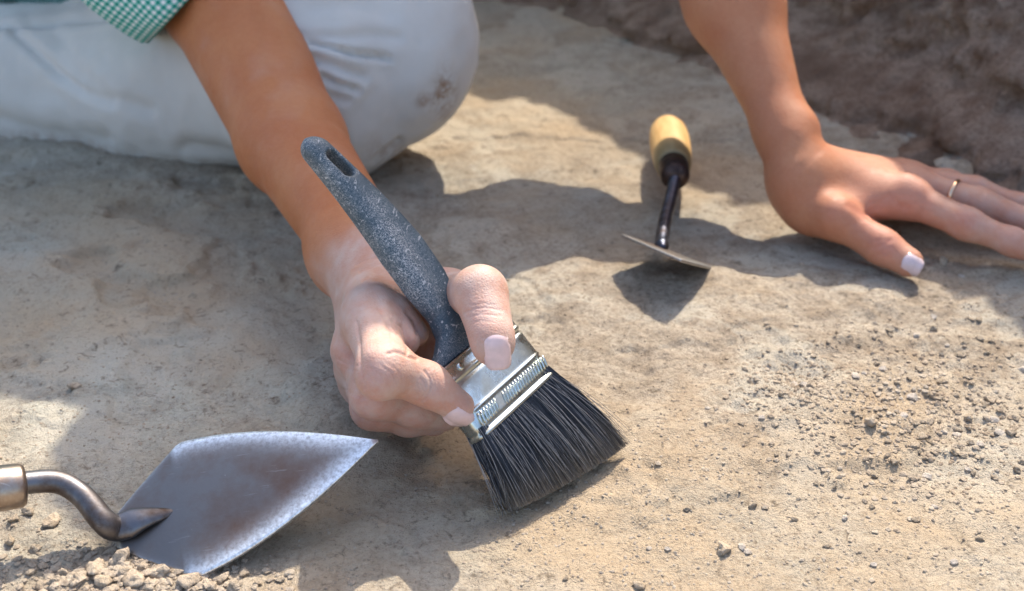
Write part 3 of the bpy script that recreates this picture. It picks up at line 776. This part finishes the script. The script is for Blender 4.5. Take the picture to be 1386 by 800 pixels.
# ---- shirt: trunk (coarse) and two rolled sleeves
fS = Field((-.64, .2, .04), (.2, .90, .66), 0.007)
add_chain(fS, [HIP + np.array([.01, -.01, .03]), np.array([-.30, .54, .32]), NECK + np.array([-.02, .02, -.06])], [.125, .12, .105], k_in=.05, k_out=.03, pad=.06)
add_chain(fS, [SHR, NECK + np.array([-.02, .0, -.045]), SHL], [.056, .066, .056], k_out=.04, pad=.06)
add_chain(fS, [V(-120, -60, 1.02), V(0, -40, .98), V(95, -38, .92)], [.045, .030, .024], k_out=.02, pad=.05)
vS, qS = fS.mesh(); vS = vS + fS.grad(vS) * (0.006 * fbm(vS * 14, 3))[:, None]
shirt = mesh_obj('shirt', vS, qS, M['gingham'], person, uv=np.stack([vS[:, 0] + vS[:, 1] * .3, vS[:, 2]], 1))
def sleeve(cuff_c, through, shoulder, r0, r1, seed, ell=1.0, twist=None):
    d_ = unit(through - cuff_c)
    path = spline([cuff_c, cuff_c + d_ * .03, cuff_c + d_ * .06, cuff_c + d_ * .09, cuff_c + d_ * .12, (cuff_c + d_ * .15) * .6 + shoulder * .4, shoulder], 90)
    T, X, Y = frames(path)
    if twist is not None:                       # tilt of the cuff opening
        pass
    s = np.concatenate([[0], np.cumsum(np.linalg.norm(np.diff(path, axis=0), axis=1))])
    prof = [(.045, -.004), (.02, -.0035), (.004, -.003), (-.001, -.001), (-.002, .002), (.001, .0045), (.008, .0055), (.02, .0058), (.035, .0056), (.044, .0050), (.047, .0025), (.048, 0.0), (.06, 0)]
    prof += [(q, 0.0) for q in np.linspace(.07, s[-1], 30)]
    seg = 96; th = np.linspace(0, 2 * math.pi, seg, endpoint=False); v = []; uv = []; vv = 0; last = None
    for (q, dr) in prof:
        cx = [np.interp(q, s, path[:, k]) if q >= 0 else path[0, k] + T[0, k] * q for k in range(3)]
        x = unit([np.interp(q, s, X[:, k]) for k in range(3)]); y = unit([np.interp(q, s, Y[:, k]) for k in range(3)])
        w = max(q, 0) / s[-1]; r = r0 * (1 - w) + r1 * w
        if last is not None: vv += math.hypot(q - last[0], dr - last[1])
        last = (q, dr)
        fold = 0.0022 * np.sin(3 * th + seed + q * 40) + 0.0016 * np.sin(7 * th + 2 * seed - q * 60) + .003 * np.sin(2 * th + seed) * min(1, q / .1)
        for k in range(seg):
            rr = r + dr + fold[k]
            v.append(np.array(cx) + x * rr * math.cos(th[k]) + y * rr * ell * math.sin(th[k])); uv.append((th[k] * r0 * 1.05, vv))
    f = []; n = len(prof)
    for i in range(n - 1):
        for j in range(seg):
            k = (j + 1) % seg; f.append((i * seg + j, i * seg + k, (i + 1) * seg + k, (i + 1) * seg + j))
    me = mesh_obj('sleeve', v, np.array(f), M['gingham'], shirt, uv=uv)
    return me
sleeve(V(270, -24, .706), V(155, -130, .684), SHR, .046, .060, 0.7)
sleeve(V(868, -330, .745), ELt * .5 + SHL * .5, SHL, .047, .058, 2.1)

#@@BRUSH
# ------------------------------------------------------------------ brush
brush = empty('paint_brush', 'flat paint brush with dusty blue-black handle, tin ferrule and dark bristles held in a hand', 'brush')
BT = P(773, 652, .004); BE = P(413, 188, .125)
BA = unit(BE - BT); BL = np.linalg.norm(BE - BT)
bw = P(757, 515, .028) - P(640, 581, .028)
BW = unit(bw - BA * (bw @ BA)); BN = np.cross(BW, BA)
if BN @ (CAM - BT) < 0: BN = -BN
def at_axis(px, py):      # distance along the brush axis for a pixel
    r = unit(ray(px, py)); w0 = CAM - BT; b = r @ BA; d = r @ w0; e = BA @ w0
    return (e - b * d) / (1 - b * b)
S_F0 = at_axis(699, 550); S_F1 = S_F0 + .030
print('brush', BL, 'ferrule', S_F0, S_F1, 'width', np.linalg.norm(bw))
FWD = 0.0238       # ferrule half width
FTH = 0.0062
# handle
hs = np.array([0, .003, .006, .010, .017, .030, .046, .064, .082, BL - S_F1 - .006, BL - S_F1])
hwid = np.array([.0225, .0205, .0150, .0098, .0078, .0096, .0100, .0086, .0070, .0058, .0050])
hth = np.array([.0054, .0054, .0056, .0060, .0064, .0074, .0076, .0068, .0060, .0052, .0046])
fb = Field((-.026, -.014, -.003), (.026, .014, BL - S_F1 + .008), 0.0006)
sl_, g_ = fb.sub((-.026, -.014, -.003), (.026, .014, BL - S_F1 + .008))
Xh, Yh, Zh = np.broadcast_arrays(*g_)
w_ = np.interp(Zh, hs, hwid); t_ = np.interp(Zh, hs, hth)
cap_ = np.clip((Zh - (BL - S_F1 - .006)) / .006, 0, 1.6); w_ = w_ * np.sqrt(np.clip(1 - cap_ ** 2, 1e-4, 1)); t_ = t_ * np.sqrt(np.clip(1 - cap_ ** 2, 1e-4, 1))
q_ = ((np.abs(Xh) / w_) ** 2.3 + (np.abs(Yh) / t_) ** 2.3) ** (1 / 2.3)
d_ = (q_ - 1) * np.minimum(w_, t_)
d_ = np.maximum(d_, -Zh)
Lh = BL - S_F1
hz0, hz1 = Lh - .020, Lh - .012
hh = np.clip(Zh, hz0, hz1); hole = np.sqrt((Xh - .0008) ** 2 + (Zh - hh) ** 2) - .0026
d_ = smax(d_, -hole, .0012)
# moulded hollow along the grip
grip = np.sqrt(((Xh - .002) / .0045) ** 2 + ((Yh - .0085) / .0022) ** 2 + ((Zh - .042) / .020) ** 2) - 1
d_ = smax(d_, -grip * .0022, .003)
fb.D[:] = d_
vh, qh = fb.mesh()
bend = -0.004 * np.sin(np.clip(vh[:, 2] / Lh, 0, 1) * math.pi)
wh = BT + BA * S_F1 + BW * (vh[:, :1]) + BN * (vh[:, 1:2] + 0) + BA * vh[:, 2:3]
wh = wh - BW * bend[:, None]
dust = np.clip(0.35 + 0.6 * sstep(-.004, .002, -vh[:, 0]) * sstep(.012, .03, vh[:, 2]) + .3 * sstep(Lh - .04, Lh, vh[:, 2]), 0, 1)
if np.linalg.det(np.stack([BW, BN, BA])) < 0: qh = qh[:, ::-1]
hobj = mesh_obj('handle', wh, qh, M['plastic'], brush, attrs=dict(dust=dust))
# ferrule : flattened tube with pressed lines
fs = np.linspace(0, S_F1 - S_F0, 60)
rx = np.full(60, FWD); ry = np.full(60, FTH)
fl_len = fs[-1]
dl = .0004 * np.exp(-((fs - .0008) / .0007) ** 2) + .0004 * np.exp(-((fs - .0105) / .0006) ** 2) - .0005 * np.exp(-((fs - .0025) / .0008) ** 2) \
    + .0005 * np.exp(-((fs - (fl_len - .006)) / .0008) ** 2) - .0005 * np.exp(-((fs - (fl_len - .0078)) / .0007) ** 2) + .0004 * np.exp(-((fs - (fl_len - .0005)) / .0008) ** 2)
def ferr_pt(u, s, ex=0.0):
    pass
path = BT + BA * S_F0 + BA * fs[:, None]
seg = 72
mb = MB(); v, f = tube(path, rx + dl, ry + dl, seg, up=BW, cap=False, power=5.0); mb.add(v, f)
v2, f2 = tube(path, rx + dl - .0006, ry + dl - .0006, seg, up=BW, cap=False, power=5.0); mb.add(v2, [q[::-1] for q in f2])
n0 = 59 * seg
mb.f += [(j, seg * 60 + j, seg * 60 + (j + 1) % seg, (j + 1) % seg) for j in range(seg)]
ferr = mb.obj('ferrule', M['tin'], brush)
# embossed ticks round the lower band
mb = MB()
for k in range(26):
    x = -FWD * .88 + k * FWD * 1.76 / 25
    if 6 < k < 9: continue
    a = BT + BA * (S_F0 + .0038) + BW * x + BN * (FTH + .00005); b = a + BA * .0052 + BW * .0016
    v, f = tube(np.linspace(a, b, 5), np.array([.0002, .0005, .0006, .0005, .0002]), seg=8, up=BN); mb.add(v, f)
mb.obj('embossed_band', M['tin'], ferr)
for x in (-.0125, .0125):
    c = BT + BA * (S_F1 - .0035) + BW * x + BN * (FTH - .0002)
    v, f = tube(np.array([c, c + BN * .0006, c + BN * .0010]), np.array([.0016, .0015, .0007]), seg=14, up=BW); mb = MB(); mb.add(v, f); mb.obj('rivet', M['tin'], ferr)
# bristles
TL, TR = P(701, 692, .003), P(845, 607, .003)
def bristle_end(u, w):
    """u,w in -1..1 -> tip position on / just over the soil"""
    p = TL + (TR - TL) * (u * .5 + .5) + BN * ((w - .3) * .0045)
    return p - BA * (.0012 * (1 - u * u))
mb = MB(); NB = 5600
for i in range(NB):
    e = random.random() < .55
    u = random.uniform(-1, 1); w = random.uniform(-1, 1)
    if e: w = random.uniform(.72, 1.0)
    elif random.random() < .35: w = random.uniform(-1, -.7)
    a = BT + BA * (S_F0 + .004) + BW * (u * FWD * .95) + BN * (w * FTH * .88)
    stray = random.random() < .05
    uu = u + random.gauss(0, .022 if not stray else .12); ww = w + random.gauss(0, .12 if not stray else .5)
    b = bristle_end(uu, ww) + BA * (random.random() ** 2.2 * .008 + .0006)
    t = np.linspace(0, 1, 6)[:, None]
    ctl = a * .48 + b * .52 + BW * (u * .0008) + BN * (.0010 * w + .0020) + np.array([random.gauss(0, .0005) for _ in range(3)]) * (4 if stray else 1)
    pth = a * (1 - t) ** 2 + ctl * 2 * t * (1 - t) + b * t * t
    g = gh(pth[:, 0], pth[:, 1]); pth[:, 2] = np.maximum(pth[:, 2], g + .0003)
    r = random.uniform(.00009, .00016)
    v, f = tube(pth, np.array([1, 1, 1, .95, .8, .45]) * r, seg=3, up=BN, cap=False)
    sh = random.random() if not stray else .85 + .15 * random.random()
    tp = np.repeat(np.array([0, 0, 0, .05, .4, 1.0]) * random.uniform(.15, 1), 3)
    mb.add(v, f, shade=sh, tip=tp)
# few bent hairs out at the side
for k in range(16):
    u = -1 + random.uniform(-.02, .1); a = BT + BA * (S_F0 - .004) + BW * (u * FWD) + BN * random.uniform(-.004, .006)
    b = P(random.uniform(664, 705), random.uniform(670, 700), .001 + random.random() * .004); ctl = (a + b) / 2 - BW * random.uniform(-.002, .006) + BN * .003
    t = np.linspace(0, 1, 9)[:, None]; pth = a * (1 - t) ** 2 + ctl * 2 * t * (1 - t) + b * t * t
    v, f = tube(pth, .00012, seg=3, up=BN, cap=False); mb.add(v, f, shade=random.choice([.3, .5, .95]), tip=0.0)
br = mb.obj('bristles', M['bristle'], brush); br['kind'] = 'stuff'
mb = MB(); sN, sg = 10, 36; v = []; f = []
for i in range(sN):
    t = i / (sN - 1)
    for j in range(sg):
        q = 2 * math.pi * j / sg; cu = math.copysign(abs(math.cos(q)) ** .5, math.cos(q)); cw = math.copysign(abs(math.sin(q)) ** .5, math.sin(q))
        a = BT + BA * (S_F0 + .003) + BW * (cu * FWD * .9) + BN * (cw * FTH * .8)
        b = bristle_end(cu * .9, cw * .55 - .25) + BA * .007
        c = a * .48 + b * .52 + BN * (.0010 * cw + .0006)
        p = a * (1 - t) ** 2 + c * 2 * t * (1 - t) + b * t * t; v.append(p)
v = np.array(v); v[:, 2] = np.maximum(v[:, 2], gh(v[:, 0], v[:, 1]) + .0005)
for i in range(sN - 1):
    for j in range(sg):
        k = (j + 1) % sg; f.append((i * sg + j, i * sg + k, (i + 1) * sg + k, (i + 1) * sg + j))
f.append(tuple(range(sg - 1, -1, -1))); f.append(tuple((sN - 1) * sg + j for j in range(sg)))
mb.add(v, f); mb.obj('bristle_bundle', M['bristle_core'], brush)

#@@TROWELS
# ------------------------------------------------------------------ pointing trowel lying in the foreground
def blade_mesh(o, ax, wd, L_, sh, hw, bow, thick, camber, nu=40, nv=40):
    """heel at o, tip along ax; shoulders at distance sh, half width hw"""
    nm = np.cross(ax, wd)
    if nm[2] < 0: nm = -nm
    v = []; ed = []
    for i in range(nu):
        s = (i / (nu - 1)) ** 1.0 * L_
        if s < sh:
            w = hw * (.30 + .70 * (s / sh)) if True else 0
            w = hw * (.22 + .78 * (s / sh) ** .92)
        else:
            q = (s - sh) / (L_ - sh); w = hw * ((1 - q) + bow * q * (1 - q) * 4 * (1 - .25 * q))
        w = max(w, .0003)
        for j in range(nv):
            u = -1 + 2 * j / (nv - 1)
            v.append(o + ax * s + wd * u * w + nm * (camber * (1 - u * u) * w / hw))
            dd = min((1 - abs(u)) * w, L_ - s); ed.append(math.exp(-(dd / (.0045 + .006 * max(0, s / L_ - .5))) ** 1.6) if s > sh * .9 else .35 * math.exp(-(dd / .001)))
    v = np.array(v); n = len(v); f = []
    top = v + nm * thick / 2; bot = v - nm * thick / 2
    for i in range(nu - 1):
        for j in range(nv - 1):
            k = i * nv + j; f.append((k, k + nv, k + nv + 1, k + 1)); f.append((n + k, n + k + 1, n + k + nv + 1, n + k + nv))
    rg = [j for j in range(nv)] + [i * nv + nv - 1 for i in range(1, nu)] + [(nu - 1) * nv + j for j in range(nv - 2, -1, -1)] + [i * nv for i in range(nu - 2, 0, -1)]
    for k in range(len(rg)):
        a, b = rg[k], rg[(k + 1) % len(rg)]; f.append((a, b, n + b, n + a))
    return np.concatenate([top, bot]), f, np.array(ed + ed), nm

t1 = empty('pointing_trowel', 'steel pointing trowel with sky sheen painted along its edges, neck in a heap of clods', 'trowel')
hB = P(158, 722, .0045); tB = P(512, 597, .033); cB = P(262, 782, .0015)
ax1 = unit(tB - hB); L1 = np.linalg.norm(tB - hB)
wd1 = cB - hB; wd1 = unit(wd1 - ax1 * (wd1 @ ax1))
v, f, ed, nm1 = blade_mesh(hB, ax1, wd1, L1, .0275, .0293, .19, .0016, .0012)
mesh_obj('blade', v, f, M['blade'], t1, attrs=dict(edge=ed))
n0 = nm1 * .003
neck = spline([hB + ax1 * .024 + nm1 * .0008, hB + ax1 * .012 + nm1 * .0035, hB + ax1 * .002 + n0 * 1.2, P(140, 705, .013), P(112, 672, .020), P(80, 653, .0245), P(40, 653, .027), P(10, 660, .028)], 60)
rr = np.interp(np.linspace(0, 1, 60), [0, .08, .2, .35, .6, 1], [.0004, .0016, .0036, .0047, .0042, .0042])
rw = np.interp(np.linspace(0, 1, 60), [0, .05, .2, .32, .6, 1], [.0004, .0022, .0060, .0052, .0042, .0042])
v, f = tube(neck, rr, rw, seg=24, up=nm1); mesh_obj('neck', v, f, M['neck'], t1)
hd = unit(P(-40, 666, .030) - P(40, 655, .027))
hpt = P(36, 656, .0272)
s_ = np.array([0, .0006, .002, .006, .012, .018, .024]); r_ = np.array([.0045, .0072, .0080, .0082, .0084, .0086, .0088])
v, f = tube(hpt + hd * s_[:, None], r_, seg=28); mesh_obj('handle_ferrule', v, f, M['cup'], t1)
s_ = np.array([.0242, .026, .035, .05, .07, .09, .105, .112, .115]); r_ = np.array([.0092, .0102, .0125, .0138, .0135, .0125, .0128, .010, .003])
v, f = tube(hpt + hd * s_[:, None], r_, seg=28); mesh_obj('handle', v, f, M['wood'], t1, attrs=dict(dark=np.zeros(len(v))))

# ------------------------------------------------------------------ small wood-handled trowel behind
t2 = empty('hand_trowel', 'small trowel with pale wooden handle and dark neck, blade seen edge-on', 'trowel')
A2, B2 = P(840, 318, .020), P(963, 363, .003)
mid2 = P(893, 335, .0125)
wd2 = unit(B2 - A2); hw2 = np.linalg.norm(B2 - A2) / 2
ax2 = unit(CAM - (A2 + B2) / 2) + np.array([0, 0, -.04]); ax2 = unit(ax2 - wd2 * (ax2 @ wd2))
v, f, ed, nm2 = blade_mesh((A2 + B2) / 2 - ax2 * .012, ax2, wd2, .061, .012, hw2, .10, .0014, .0006)
mesh_obj('blade', v, f, M['blade'], t2, attrs=dict(edge=ed * .3))
neck = spline([mid2 + ax2 * .010 + nm2 * .001, mid2 + nm2 * .003, P(901, 294, .0175), P(909, 262, .0225), P(914, 238, .028)], 40)
v, f = tube(neck, np.interp(np.linspace(0, 1, 40), [0, .15, 1], [.0015, .0038, .0036]), seg=16); mesh_obj('neck', v, f, M['neck_dark'], t2)
h2a, h2b = P(914, 240, .028), P(903, 170, .0175)
d2 = unit(h2b - h2a); L2 = np.linalg.norm(h2b - h2a)
print('trowel2 handle', L2, h2a, h2b, 'hw', hw2)
s_ = np.array([-.002, 0, .004, .012, .020]); r_ = np.array([.004, .0075, .0085, .0088, .0092])
v, f = tube(h2a + d2 * s_[:, None], r_, seg=28); mesh_obj('handle_ferrule', v, f, M['cup_dark'], t2)
s_ = np.array([0.0195, .021, .028, .040, .055, .07, .085, .095, .101, .104]) / .104 * L2; r_ = np.array([.0095, .0103, .0112, .0120, .0126, .0128, .0122, .0100, .0062, .002])
v, f = tube(h2a + d2 * s_[:, None], r_, seg=32)
dk = np.repeat(np.array([.9, .85, .75, .0, 0, 0, 0, 0, 0, 0]), 32)
mesh_obj('handle', v, f, M['wood'], t2, attrs=dict(dark=dk))

#@@DEBRIS
# ------------------------------------------------------------------ clods, pebbles and grit
def rock(seed, sub=2, rough=.28, flat=.62):
    import bmesh
    bm = bmesh.new(); bmesh.ops.create_icosphere(bm, subdivisions=sub, radius=1)
    v = np.array([x.co[:] for x in bm.verts]); f = [tuple(x.index for x in q.verts) for q in bm.faces]; bm.free()
    r = np.random.default_rng(seed)
    v = v * (1 + rough * fbm(v * 1.3 + seed * 7.1, 3)[:, None])
    for _ in range(5):                        # broken facets
        d = unit(r.normal(size=3)); c = r.uniform(.45, .8); h = v @ d
        v = v - np.outer(np.maximum(h - c, 0) * .85, d)
    return v * np.array([1, r.uniform(.7, .95), flat * r.uniform(.7, 1)]), f
def rock_mesh(name, seed, mat, sub, rough=.28):
    v, f = rock(seed, sub, rough); o = mesh_obj(name, v, f, mat, smooth=(sub > 2)); me = o.data; bpy.data.objects.remove(o); return me
clod_me = [rock_mesh('soil_clod', 40 + i, M['clod_lump'], 3, .60) for i in range(7)]
peb_me = [rock_mesh('pebble', 80 + i, M['stone'], 2, .25) for i in range(7)]
def place(me, name, x, y, s, sink=.35, lab='', cat='', grp=None):
    o = bpy.data.objects.new(name, me); COL.objects.link(o)
    z = float(gh(x, y)[0]); zmin = min(v.co.z for v in me.vertices)
    o.location = (x, y, z + s * (-zmin) * (1 - sink)); o.scale = (s, s, s)
    o.rotation_euler = (0, 0, random.uniform(0, 6.28))
    tag(o, lab, cat, grp); return o
def px_place(me, name, px, py, wpx, **kw):
    p = P(px, py); t = (p - CAM) @ FW
    return place(me, name, p[0], p[1], wpx / 2 * t / FPX, **kw)
heap = [(215, 782, 34), (165, 765, 30), (130, 780, 30), (185, 792, 28), (255, 796, 30), (110, 795, 26), (230, 762, 20), (150, 750, 18), (90, 780, 20), (300, 790, 20), (60, 793, 18), (330, 782, 16), (285, 800, 22), (195, 775, 18), (350, 795, 14), (75, 798, 16), (240, 780, 16), (140, 797, 22), (170, 782, 16), (205, 800, 22), (320, 800, 18), (180, 752, 12), (15, 737, 18), (40, 700, 16), (68, 712, 22), (20, 708, 14), (380, 790, 12), (50, 745, 16)]
for i, (x, y, w) in enumerate(heap):
    px_place(clod_me[i % 7], 'soil_clod', x, y, w * 1.1, sink=.45, lab='pale crumbly clod of soil beside the pointing trowel', cat='clod', grp='clods heaped at the trowel')
pebs = [(1156, 522, 17), (1177, 585, 26), (1254, 576, 20), (1222, 572, 16), (1246, 598, 16), (1265, 608, 15), (1236, 542, 18), (1243, 502, 14), (1310, 570, 17), (1346, 572, 16), (1350, 590, 18), (1366, 592, 16), (1236, 612, 16), (1195, 508, 14), (1186, 498, 12), (1196, 552, 12), (1168, 515, 10), (1098, 464, 12), (1136, 452, 12), (1240, 455, 14), (1262, 432, 12), (1340, 540, 18), (1290, 620, 14), (1325, 610, 14), (1234, 652, 16), (1210, 632, 14), (1255, 648, 18), (1018, 685, 14), (980, 748, 28), (1004, 742, 16), (1012, 748, 14), (865, 793, 16), (1003, 583, 10), (1030, 577, 12), (1055, 548, 11), (1105, 655, 10), (1143, 705, 12), (1120, 740, 12), (1238, 706, 12), (1183, 765, 14), (1290, 770, 14), (1322, 742, 12), (1365, 480, 14), (1386, 498, 18), (1325, 460, 14), (1300, 480, 12), (1281, 470, 10), (1270, 545, 12), (1212, 530, 10), (1294, 592, 14), (1276, 590, 12), (1225, 590, 14), (1240, 582, 12), (1310, 640, 12), (1345, 650, 12), (1374, 640, 14), (957, 560, 9), (930, 690, 10), (766, 781, 10), (878, 738, 10), (905, 742, 12), (100, 526, 18), (1276, 360, 16), (1300, 378, 10), (1130, 660, 10), (1180, 690, 10), (1265, 690, 12), (1075, 700, 10), (1050, 620, 9), (1085, 530, 14), (1075, 522, 12), (1095, 536, 12)]
def where(x, y):
    if x < 300: return 'on the shaded floor above the trowel blade', 'shaded floor'
    if y < 400: return 'beside the thumb of the flat hand', 'by the flat hand'
    if x < 1150 and y > 700: return 'on the bare soil in front of the bristles', 'in front of the brush'
    if 1040 < x < 1110 and y < 560: return 'in the little hollow scraped in the soil', 'in the hollow'
    if x > 1150 and y < 670: return 'in the crumbly patch of loose earth', 'in the crumbly patch'
    return 'on smooth sunlit soil outside the crumbly patch', 'on the smooth soil'
def bit(i, x, y, w, grey):
    p, g = where(x, y)
    px_place(peb_me[i % 7] if grey else clod_me[i % 7], 'pebble' if grey else 'soil_crumb', x, y, w, sink=.5,
             lab=('small grey pebble ' if grey else 'small brown crumb of earth ') + p, cat='pebble' if grey else 'soil crumb', grp=('pebbles ' if grey else 'crumbs ') + g)
for i, (x, y, w) in enumerate(pebs): bit(i, x, y, w, (i * 7) % 10 < 4)
for i in range(70):
    x, y = random.gauss(1245, 70), random.gauss(560, 55)
    if 1150 < x < 1386 and y < 670: bit(i, x, y, random.uniform(7, 12), False)
# grit too small to count
gm = [rock(200 + i, 1, .25) for i in range(6)]
GV, GF, GN = [], [], 0
def scatter(n, X, Y, s0, s1):
    global GN
    d = np.stack([(X - 693) / FPX, np.zeros(n), np.zeros(n)], 1); vv = (Y - 400) / FPX
    r = FW + RT * d[:, :1] + DN * vv[:, None]; p = CAM + r * (-CAM[2] / r[:, 2:3])
    k = (np.abs(p[:, 0]) < .5) & (p[:, 1] < .42); p = p[k]; n = len(p)
    p[:, 2] = gh(p[:, 0], p[:, 1])
    sz = s0 + (s1 - s0) * RNG.random(n) ** 3.5; an = RNG.random(n) * 6.283; kind = RNG.integers(0, 6, n)
    for m in range(6):
        v, f = gm[m]; f = np.array(f); q = np.nonzero(kind == m)[0]
        c, s_ = np.cos(an[q])[:, None], np.sin(an[q])[:, None]; S = sz[q][:, None]
        w = np.stack([(v[:, 0] * c - v[:, 1] * s_) * S, (v[:, 0] * s_ + v[:, 1] * c) * S, v[:, 2] * S], 2) + p[q][:, None]
        w[..., 2] += S * .15
        GV.append(w.reshape(-1, 3)); GF.append((f[None] + (GN + np.arange(len(q)) * len(v))[:, None, None]).reshape(-1, 3)); GN += len(q) * len(v)
U = RNG.uniform; Gs = RNG.normal
scatter(3000, Gs(1235, 105, 3000), Gs(560, 70, 3000), .0003, .0021)
scatter(7500, U(640, 1400, 7500), U(380, 815, 7500), .00022, .0011)
scatter(3000, U(-20, 700, 3000), U(480, 815, 3000), .00022, .0010)
scatter(1600, Gs(165, 95, 1600), Gs(785, 20, 1600), .0004, .0027)
scatter(1200, U(0, 1386, 1200), U(120, 420, 1200), .0004, .0014)
scatter(900, Gs(1085, 40, 900), Gs(525, 22, 900), .0003, .0018)
grit = mesh_obj('grit', np.concatenate(GV), np.concatenate(GF), M['clod'], smooth=False); grit['kind'] = 'stuff'; grit['label'] = 'fine loose grit strewn over the soil'
